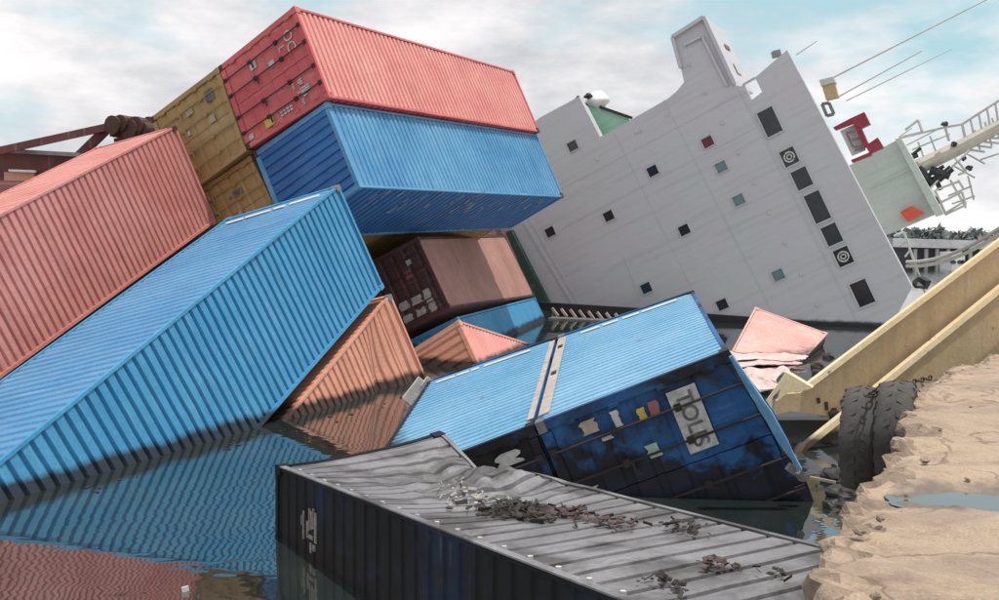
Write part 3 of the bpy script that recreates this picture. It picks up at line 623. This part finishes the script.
# green notch with the winch platform on the port side
MB().prism([sp(x, y, 1.2) for x, y in ((580, 100), (628, 117), (634, 130), (600, 142), (590, 125))], cA*.5).build('port_bulwark', 'mint_green', ship, uvfn=suv)
mb = MB(); mb.obox(sp(600, 107, 1.1), sp(632, 118, 1.1), .12, .12); mb.obox(sp(577, 98, .5), sp(586, 107, .5), .25, .3); mb.build('port_rail', 'dark', ship)
v, f = lump(.5, 3.3, .7, 10, 7); mk('life_raft', v+sp(597, 100, 1.4), f, 'white', ship, smooth=True)
v, f = lump(.16, 4.3, .8, 8, 6); mk('raft_lamp', v+sp(588, 96, .9), f, 'dark', ship)
for k in range(6): MB().tube([sp(606+k*4.5, 108+k*1.7, 1.2), sp(600+k*12, 88+k*5, 6)], .012, 4).build('stay_wire', 'pale_steel', ship)
# things on top of the bridge
MB().prism([sp(x, y, 5) for x, y in ((848, 166), (897, 140), (938, 213), (884, 236))], cA*4).build('funnel', 'pale_green', ship, uvfn=suv)
MB().obox(sp(870, 188, 4.9), sp(916, 166, 4.9), .05, .06, side=cA).build('funnel_band', 'pale_green', ship, uvfn=suv)
MB().prism([sp(x, y, 4.6) for x, y in ((895, 139), (901, 138), (944, 214), (936, 217))], cA*4.6).build('funnel_flange', 'pale_green', ship, uvfn=suv)
for poly in ([(833, 127.5), (850, 118.5), (853, 123), (835, 130)], [(850, 118.5), (864, 112), (870, 124), (859.5, 129), (854, 125)], [(854, 125), (861, 128), (868, 143.5), (864, 148)], [(865, 146), (877.5, 137.5), (883.5, 147.5), (870, 153.5)], [(851, 160), (870, 152), (871.5, 155), (852, 162.5)]):
    MB().prism([sp(x, y, 3.2) for x, y in poly], cA*.5).build('signal_frame', 'red_paint', ship)
mb = MB()
for a, b in (((846, 133), (855, 131)), ((847, 134), (853, 147)), ((853, 147), (862, 146)), ((855, 150), (863, 148)), ((852, 140), (860, 138))): mb.obox(sp(*a, 3.4), sp(*b, 3.4), .09, .09, side=cA)
mb.build('signal_gear', 'steel', ship)
MB().prism([sp(x, y, 3.7) for x, y in ((840, 131), (855, 124), (866, 150), (852, 156))], cA*.1).build('signal_board', 'white', ship)
MB().prism([sp(x, y, 2.2) for x, y in ((820, 80), (833, 77), (838, 97), (826, 100))], cA*.5).build('beacon', 'yellow', ship)
MB().prism([sp(x, y, 2.1) for x, y in ((819, 80), (833, 76.5), (835, 82), (821, 86))], cA*.7).build('beacon_cap', 'pale_steel', ship)
mb = MB(); 
for a, b in (((822, 104), (829, 103)), ((829, 103), (834, 114)), ((834, 114), (827, 116)), ((827, 116), (822, 104))): mb.obox(sp(*a, 2.4), sp(*b, 2.4), .12, .12, side=cA)
mb.build('lamp_bracket', 'steel', ship)
for a, b, r in (((834, 77), (990, -2), .04), ((838, 97), (922, 51), .03), ((846, 101), (952, 49), .025), ((796, 55), (817, 41), .03), ((899, 137), (912, 128), .03)):
    MB().tube([sp(*a, 2.4), sp(*b, 2.4)], [r, r*.6], 6).build('whip_antenna', 'pale_steel', ship)
MB().obox(sp(777, 57, 1.2), sp(775.5, 51, 1.2), .3, .3).build('roof_light', 'steel', ship)
# mast lying out to the right
mo = 6.
MB().tube([sp(908, 172, mo), sp(955, 150, mo), sp(1015, 118, mo)], [.34, .3, .24], 10).build('mast', 'buff_steel', ship)
mb = MB()
for a, b in (((899, 138), (945, 127)), ((945, 127), (962, 124)), ((962, 124), (966, 142)), ((945, 127), (949, 141)), ((962, 124), (1012, 92)), ((899, 138), (908, 157)), ((966, 138), (1012, 116)), ((905, 130), (918, 120)), ((918, 120), (922, 131))):
    mb.tube([sp(*a, mo), sp(*b, mo)], .06, 6)
for k in range(7):
    t = k/6; mb.tube([sp(962+50*t, 124-32*t, mo), sp(967+48*t, 145-26*t, mo)], .045, 5)
for k in range(6):
    t = k/6; mb.tube([sp(970+42*t, 150-24*t, mo), sp(985+42*t, 152-26*t, mo)], .05, 5)
mb.build('mast_ladder', 'pale_steel', ship)
mb = MB()
for a, b, r in (((918, 168), (932, 184), .17), ((930, 170), (950, 176), .18), ((921, 180), (944, 166), .08), ((934, 176), (941, 190), .1), ((926, 186), (946, 172), .12), ((938, 180), (952, 168), .16), ((912, 155), (921, 148), .07), ((913, 157), (918, 155), .1), ((930, 196), (940, 203), .12)):
    MB().tube([sp(*a, mo-.3), sp(*b, mo-.3)], r, 7).build('mast_machinery', 'dark', ship)
for x, y in ((945, 124), (954, 144), (963.5, 158), (969.5, 168)): v, f = lump(.14, x, .8, 7, 5); mk('mast_lamp', v+sp(x, y, mo-.3), f, 'dark', ship)
mb = MB()
for a, b in (((926, 192), (970, 150)), ((955, 158), (966, 172)), ((966, 172), (958, 175)), ((936, 190), (958, 182)), ((940, 203), (962, 192)), ((945, 215), (966, 205)), ((950, 180), (966, 208)), ((958, 180), (964, 190)), ((935, 190), (946, 214)), ((944, 214), (962, 203)), ((962, 192), (966, 205))):
    mb.tube([sp(*a, mo-.4), sp(*b, mo-.4)], .05, 5)
for a, b in (((905, 146), (940, 128)), ((912, 150), (950, 134)), ((918, 142), (924, 158)), ((930, 136), (936, 152)), ((952, 165), (975, 178)), ((960, 150), (985, 164)), ((948, 196), (972, 186)), ((952, 204), (975, 196)), ((968, 176), (974, 200)), ((975, 130), (980, 150)), ((985, 122), (992, 146)), ((992, 118), (1000, 140)), ((980, 160), (1010, 150))):
    mb.tube([sp(*a, mo+.6), sp(*b, mo+.6)], .04, 5)
mb.build('mast_railing', 'pale_steel', ship)
MB().prism([sp(x, y, 4.5) for x, y in ((900, 212), (911, 206), (924, 213), (908, 222))], cA*1.5).build('lifeboat', 'lifeboat', ship)
mb = MB()
for k in range(7): mb.tube([sp(894+k*5.5, 236+k*10.5, 3.), sp(904+k*3.2, 232+k*9, 3.)], .045, 5)
mb.tube([sp(904, 232, 3.), sp(924, 290, 3.)], .05, 5); mb.build('deck_railing', 'pale_steel', ship)
v, f = lump(.35, 9.3, .7, 8, 5); mk('fairlead', v+sp(921, 283, 2.6), f, 'dark', ship)
# hull and deck behind the stacks
def shp(U, S, c): return EYE+cU*U+cS*S+cA*c
MB().prism([shp(-17.9, -9, 13), shp(-17.9, 9.3, 13), shp(-17.9, 9.3, 62), shp(-17.9, -9, 62)], -cU*8).build('hull', 'hull_red', ship, uvfn=suv)
MB().prism([sp(x, y, -.3) for x, y in ((505, 232), (511, 230), (551, 308), (545, 330), (535, 300))], cA*.25).build('hatch_coaming', 'deck_green', ship, uvfn=suv)
mb = MB(); mb.obox(sp(540, 306, -1.2), sp(700, 316, -1.2), .35, .3); mb.build('bulwark_cap', 'dark', ship)
for k in range(9): MB().obox(sp(552+k*9, 308+k*.8, -1.5), sp(558+k*9, 316+k*.8, -1.5), .10, .10).build('stanchion', 'timber_pale', ship)
MB().prism([sp(x, y, -2.2) for x, y in ((548, 318), (640, 322), (640, 340), (548, 340))], cA*.6).build('sunken_rail', 'steel', ship)
MB().prism([sp(x, y, .05) for x, y in ((560, 308), (700, 313), (882, 326), (884, 345), (562, 345))], -cA*.12).build('dark_foot_strip', 'dark', ship)  # dark strip along the foot of the wall at the waterline

# ------------------------------------------------------------------ dark red crane structure behind the pink container
cr_ = empty('deck_crane', at(60, 170, 31)); cr_.location.z = 0
tag(cr_, 'dark red crane jib and head behind the pink container', 'crane')
MB().obox(at(-60, 164, 28), at(112, 126, 30), .22, .22).build('jib', 'hull_red', cr_)
MB().obox(at(112, 124, 30), at(70, 165, 30.2), .24, .22).build('brace', 'hull_red', cr_)
for x, y, r in ((118, 126, .30), (126, 124, .26), (134, 130, .32), (141, 127, .30), (147, 130, .24)):
    p = at(x, y, 29.9); MB().tube([p-V((.10, .25, 0)), p+V((.10, .25, 0))], r, 14).build('sheave', 'rust_dark', cr_)
mb = MB()
for x in (114, 122, 131, 137, 148): mb.tube([at(x, 117, 30), at(x+2, 130, 30)], .09, 6)
mb.obox(at(112, 132, 30), at(150, 137, 30), .3, .3); mb.obox(at(124, 138, 30), at(126, 150, 30), .5, .4); mb.build('sheave_block', 'rust_dark', cr_)
mb = MB(); mb.prism([at(-30, 150, 29.5), at(82, 156, 29.5), at(82, 190, 29.5), at(-30, 200, 29.5)], (0, 2, 0)); mb.build('machinery_house', 'hull_red', cr_)
MB().obox(at(-30, 149, 29.3), at(80, 155, 29.3), .12, .3).build('roof_edge', 'steel', cr_)
MB().prism([at(4, 172, 29.3), at(34, 173, 29.3), at(33, 184, 29.3), at(4, 184, 29.3)], (0, .1, 0)).build('lit_panel', 'orange', cr_)
MB().obox(at(9, 170.5, 29.2), at(36, 171.5, 29.2), .07, .07).build('hand_bar', 'white', cr_)

# ------------------------------------------------------------------ yellow girder, tyres and rubble beside the quay
yb = empty('steel_girder', at(830, 430, 15)); yb.location.z = -.3
tag(yb, 'big yellow steel girder slanting into the water behind the tyres', 'girder')
def gy(x, y, off=0.): return at(x, y, 15.2+(x-800)*.006+off)
MB().prism([gy(x, y) for x, y in ((1040, 214), (812, 386), (800, 393), (786, 394), (777, 401), (774, 415), (790, 411), (815, 414), (838, 419), (870, 392), (1040, 258))], (0, .10, 0)).build('upper_web', 'yellow', yb)
MB().obox(gy(1040, 211, -.06), gy(806, 387, -.06), .12, .085, side=(0, 1, 0)).build('top_flange', 'yellow_lit', yb)
MB().obox(gy(1040, 256, -.25), gy(800, 450, -.25), .14, .09, side=(0, 1, 0)).build('middle_flange', 'yellow_lit', yb)
MB().prism([gy(x, y, .06) for x, y in ((1040, 262), (866, 400), (812, 445), (850, 446), (925, 420), (1040, 400))], (0, .1, 0)).build('lower_web', 'yellow', yb)
MB().tube([gy(803, 446, -.3), gy(792, 462, -.4), gy(788, 470, -.5)], [.09, .07, .05], 6).build('broken_pin', 'rust_dark', yb)
for poly in ([(757, 414), (786, 373), (792, 376), (772, 398), (771, 416)], [(786, 372), (813, 388), (797, 393), (784, 391)], [(786, 373), (790, 392), (777, 400)]):
    MB().prism([gy(x, y, -.35) for x, y in poly], (.05, .12, .02)).build('bent_plate', 'yellow_lit', yb)
mb = MB(); mb.prism([gy(x, y, .8) for x, y in ((768, 420), (846, 420), (846, 470), (768, 470))], (0, .3, 0)); mb.build('hollow_shade', 'dark', yb)  # dark sheet standing in for the shade of the hollow under the girder
for k, (x, y, h) in enumerate(((834, 408, 14), (826, 402, 8), (818, 398, 5), (842, 400, 6))): MB().obox(gy(x, y, -.02), gy(x+1, y+h, -.02), .03, .05+.03*(k == 0), side=(0, 1, 0)).build('rust_run', 'rust_dark', yb)
MB().obox(gy(833, 411, -.06), gy(835, 419, -.06), .14, .16).build('lug', 'dark', yb)

def tyre(c, axis, R0, wd, label):
    root = empty('tyre', V(c)-V((0, 0, R0))); tag(root, label, 'tyre', 'tyres hung as fenders on the quay')
    ax = unit(axis); up = V((0, 0, 1)); fw = np.cross(ax, up)
    prof = [(.56, -.30), (.66, -.44), (.80, -.50), (.91, -.47), (.955, -.40), (.97, -.2), (.975, 0), (.97, .2), (.955, .40), (.91, .47), (.80, .50), (.66, .44), (.56, .30)]
    n = 44; v = []; f = []
    for k in range(n):
        t = 2*math.pi*k/n
        for r, s in prof: v.append(V(c)+(fw*math.cos(t)+up*math.sin(t))*r*R0+ax*s*wd)
    m_ = len(prof)
    for k in range(n):
        for j in range(m_-1): f.append((k*m_+j, k*m_+j+1, ((k+1) % n)*m_+j+1, ((k+1) % n)*m_+j))
    mk('carcass', v, f, 'rubber', root, smooth=True)
    for sd in (-1, 1):
        for k in range(20):
            t = 2*math.pi*(k+.25*sd)/20; q = []
            for rr in (.955, 1.0):
                for s, dt in ((.07, .10), (.5, -.06), (.5, .07), (.07, .23)):
                    r2 = rr-(.07 if s > .4 else 0); tt = t+dt; q.append(V(c)+(fw*math.cos(tt)+up*math.sin(tt))*r2*R0+ax*sd*s*wd)
            mk('tread_lug', q, [(0, 1, 2, 3), (7, 6, 5, 4), (0, 4, 5, 1), (1, 5, 6, 2), (2, 6, 7, 3), (3, 7, 4, 0)], 'rubber', root)
    pts = [V(c)+(fw*math.cos(t)+up*math.sin(t))*.56*R0 for t in np.linspace(0, 2*math.pi, 25)]
    for s in (-.28, .28): MB().tube([p+ax*s*wd for p in pts], .03, 6, False).build('rim', 'steel', root)
tax = (.89, -.45, .03)
tyre(at(862.5, 438, 10.2), tax, .575, .37, 'lugged black tyre hanging off the quay, the left one of two')
tyre(at(896, 433, 9.98), tax, .565, .36, 'lugged black tyre hanging off the quay, the one against the concrete')
ch = MB(); pts = [at(868, 396, 9.7), at(880, 388, 10.1), at(905, 384, 10.5), at(930, 378, 11.)]
for i in range(20):
    t = i/19*(len(pts)-1); k = min(int(t), len(pts)-2); p = pts[k]*(1-t+k)+pts[k+1]*(t-k); e = unit(pts[k+1]-pts[k]); sd = V((0, 0, 1)) if i % 2 else np.cross(e, V((0, 0, 1)))
    ch.tube([p+(e*math.cos(a)*.05+sd*math.sin(a)*.028) for a in np.linspace(0, 2*math.pi, 9)], .010, 5, False)
o = ch.build('mooring_chain', 'rod_dark'); tag(o, 'thin dark chain over the tops of the tyres onto the quay', 'chain')
for k, (x, y, r, mt) in enumerate(((838, 478, .18, 'oily_shadow_black'), (842, 494, .16, 'oily_shadow_black'), (834, 506, .10, 'oily_shadow_black'))):
    p = on_z(x, y, .02); v, f = lump(r*1.2, k*7.7, .6, 14, 10)
    o = mk('boulder', v+p, f, mt); tag(o, 'oily dark boulder in the shadowed water below the tyres', 'boulder', 'boulders below the tyres')
p = on_z(822, 481, .05); o = MB().obox(p+V((-.14, .08, .03)), p+V((.16, -.08, 0)), .035, .025).build('timber', 'timber_pale'); tag(o, 'pale broken stick lying among the dark boulders', 'stick')
# crumpled light blue strips hanging from the lettered container's corner
mb = MB()
for k in range(7):
    s = k/6; pts = []
    for i in range(9):
        t = i/8; p = at(731+65*t+(s*10-3)*math.sin(t*math.pi*.8)+2*nz(k*3., i*.8, 1), 356+106*t+8*s*t+2*nz(k, i*.9, 5), 11.5-.1*s+.1*t); pts.append(p)
    mb.tube(pts, [.018+.016*random.random() for _ in pts], 5)
o = mb.build('torn_strapping', 'blue_strip'); tag(o, 'torn light blue strips hanging from the lettered container corner', 'strapping')
bc = MB(); p = at(796, 471, 11.7); bc.obox(p-V((.10, 0, -.06)), p+V((.06, 0, -.05)), .10, .09); bc.obox(p+V((.0, -.05, .0)), p+V((.09, .02, -.12)), .05, .08)
o = bc.build('broken_casting', 'steel'); tag(o, 'torn corner block at the foot of the light blue strips', 'casting')
# crumpled sheets standing for pale water wash on the sunken salmon container
def sheet(name, quad, Y, label, mat, nx=26, ny=10, amp=.10, seed=0):
    a, b, c, d = [V(q) for q in quad]; vs_ = []
    for j in range(ny+1):
        for i in range(nx+1):
            u, t = i/nx, j/ny; p = (a*(1-u)+b*u)*(1-t)+(d*(1-u)+c*u)*t; e = 1+.3*nz(u*4, t*4, seed)
            p = p+V((0, 0, .05+amp*abs(nz(u*6, t*5, seed+2))+.5*amp*nz(u*14, t*9, seed+5)))+V((.3*nz(u*3.5, t*3.5, seed+8), .6*nz(u*3.5, t*3.5, seed+11), 0)); vs_.append(p)
    n = nx+1; f = [(j*n+i, j*n+i+1, j*n+n+i+1, j*n+n+i) for j in range(ny) for i in range(nx)]
    o = mk(name, vs_, f, mat); sm = o.modifiers.new('thick', 'SOLIDIFY'); sm.thickness = .02
    return tag(o, label, 'water wash')
q3 = Box('O3', 'up', 6.06)
def r3(x, y): return q3.T([(x, y, 2.63)])[0]
sheet('wash_sheet', (r3(.02, 1.5), r3(2.42, 1.9), r3(2.42, .7), r3(-.05, .25)), 0, 'pale water wash, shaped as a crumpled sheet, across the low end of the salmon container', 'sheet_white', amp=.035)
sheet('wash_sheet', (on_z(700, 372, .02), on_z(790, 372, .1), on_z(775, 395, .05), on_z(730, 402, 0)), 0, 'pinkish wash over the sunken part, shaped as a sheet, between the yellow girder and the salmon container', 'sheet_white', seed=4)
mb = MB()
for k in range(6):
    v, f = lump(random.uniform(.08, .18), k*3.1, .7, 8, 6); mb.add(v+on_z(random.uniform(806, 842), random.uniform(356, 374), .02), f)
o = mb.build('wreckage', 'char'); tag(o, 'black wreckage heap floating beside the salmon container', 'wreckage', kind='stuff')
# debris where the orange container's corner meets the water
wk = empty('door_wreckage', at(416, 398, 19)); wk.location.z = 0; tag(wk, 'torn pale door frame at the corner of the dented orange container', 'frame')
for k, (a, b, wd_, mt) in enumerate((((408, 402), (424, 381), .28, 'pale_steel'), ((424, 381), (434, 388), .22, 'buff_steel'), ((404, 408), (412, 412), .2, 'pale_steel'), ((414, 396), (425, 402), .12, 'pale_steel'))):
    MB().obox(at(*a, 19.), at(*b, 19.05), wd_, .12, side=(1, .2, 0)).build('frame_piece', mt, wk)
for k in range(20):
    t = random.random(); x = 5+t*262; y = 509-t*80+random.gauss(0, 3)+6; p = on_z(x, y, .01); v, f = lump(random.uniform(.012, .03), k*1.7, .3, 7, 5)
    o = mk('flotsam', v+p, f, 'char'); tag(o, 'small scrap floating along the waterline of the bright blue container', 'scrap', 'scraps along the blue waterline')
for k in range(16):
    x = random.uniform(278, 420); y = 433-(x-275)*.29+random.gauss(3, 3); p = on_z(x, y, .01); v, f = lump(random.uniform(.02, .05), k*2.7, .3, 7, 5)
    o = mk('flotsam', v+p, f, 'char'); tag(o, 'small scrap floating along the waterline of the dented orange container', 'scrap', 'scraps along the orange waterline')
p = on_z(185, 590, .02); o = MB().obox(p-V((.03, 0, 0)), p+V((.03, .02, .01)), .05, .02).build('flotsam', 'pale_steel'); tag(o, 'pale square scrap floating alone at the bottom left', 'scrap')

# ------------------------------------------------------------------ far pier, shed, trees and mooring ropes
sh = empty('pier_shed', at(960, 262, 150)); sh.location.z = 0; tag(sh, 'long dark shed on the far pier at the right', 'shed')
MB().prism([at(900, 246, 150), at(1060, 250, 150), at(1060, 263, 150), at(900, 262, 150)], (0, 14, 0)).build('wall', 'shed_dark', sh)
MB().prism([at(893, 238, 149), at(1065, 243, 149), at(1065, 251, 148), at(893, 247, 148)], (0, 16, 0)).build('roof', 'shed_roof', sh)
for k in range(12): MB().obox(at(915+k*11, 249, 149.4), at(915+k*11, 263, 149.4), .5, .4).build('post', 'pale_steel', sh)
pr = MB().prism([at(880, 263.5, 146), at(1075, 265, 146), at(1075, 266, 140), at(880, 266, 140)], (0, 0, -.6)).build('pier', 'shed_roof'); pr['kind'] = 'structure'
tr_ = empty('parked_truck', at(957, 262, 143)); tr_.location.z = at(957, 262, 143)[2]; tag(tr_, 'white box truck parked by the far shed', 'truck')
MB().box(at(952, 262.6, 143), at(962, 252, 143)+V((0, 4, 0))).build('cargo_box', 'white', tr_)
MB().box(at(962.3, 262.6, 143.2), at(965, 256, 143.2)+V((0, 3, 0))).build('cab', 'white', tr_)
for x in (953.5, 960, 963.5): MB().tube([at(x, 263, 142.9), at(x, 263, 142.9)+V((0, .3, 0))], .45, 10).build('wheel', 'rubber', tr_)
for k in range(17):
    x = 884+k*8.6+random.uniform(-2, 2); Y = 190+random.uniform(-8, 12); h = random.uniform(4.2, 6.2)
    base = at(x, 264, Y); base[2] = .2; root = empty('tree', base); tag(root, 'dark far tree in the row above the pier shed', 'tree', 'far trees behind the pier shed')
    MB().tube([base, base+V((0, 0, h*.6))], [.25, .12], 6).build('trunk', 'rust_dark', root)
    mb = MB(); rng = random.Random(k)
    for q in range(170):
        d = unit(V((rng.gauss(0, 1), rng.gauss(0, 1), rng.gauss(0, 1))))*rng.random()**.5; p = base+V((d[0]*2.1, d[1]*2.1, h*.62+d[2]*h*.40)); a = V((rng.gauss(0, 1), rng.gauss(0, 1), rng.gauss(0, 1)))*.38; b = V((rng.gauss(0, 1), rng.gauss(0, 1), rng.gauss(0, 1)))*.38
        mb.add([p-a, p+b, p+a, p-b], [(0, 1, 2, 3)])
    mb.build('crown', 'leaf_hazed', root)
sb = MB(); n = 90
xs = np.linspace(-900, 1100, n); top = [(x, 700+40*nz(x*.004, 3), 4+7*abs(nz(x*.01, 1))+3*abs(nz(x*.05, 7))) for x in xs]
sb.add([(x, y-20, -.5) for x, y, z in top]+top+[(x, y+60, -.5) for x, y, z in top], [(i+r*n, i+1+r*n, i+1+n+r*n, i+n+r*n) for r in (0, 1) for i in range(n-1)])
o = sb.build('far_shore', 'leaf_hazed'); o['kind'] = 'structure'
for a, b, lb in (((907, 262), (1010, 221), 'upper of the two pale mooring ropes running off to the right'), ((907, 266), (1010, 227), 'lower of the two pale mooring ropes running off to the right')):
    p, q = sp(*a, 2.8), at(*b, 30); pts = [p*(1-t)+q*t-V((0, 0, .35*4*t*(1-t))) for t in np.linspace(0, 1, 14)]
    o = MB().tube(pts, .07, 6).build('mooring_rope', 'rope'); tag(o, lb, 'rope')
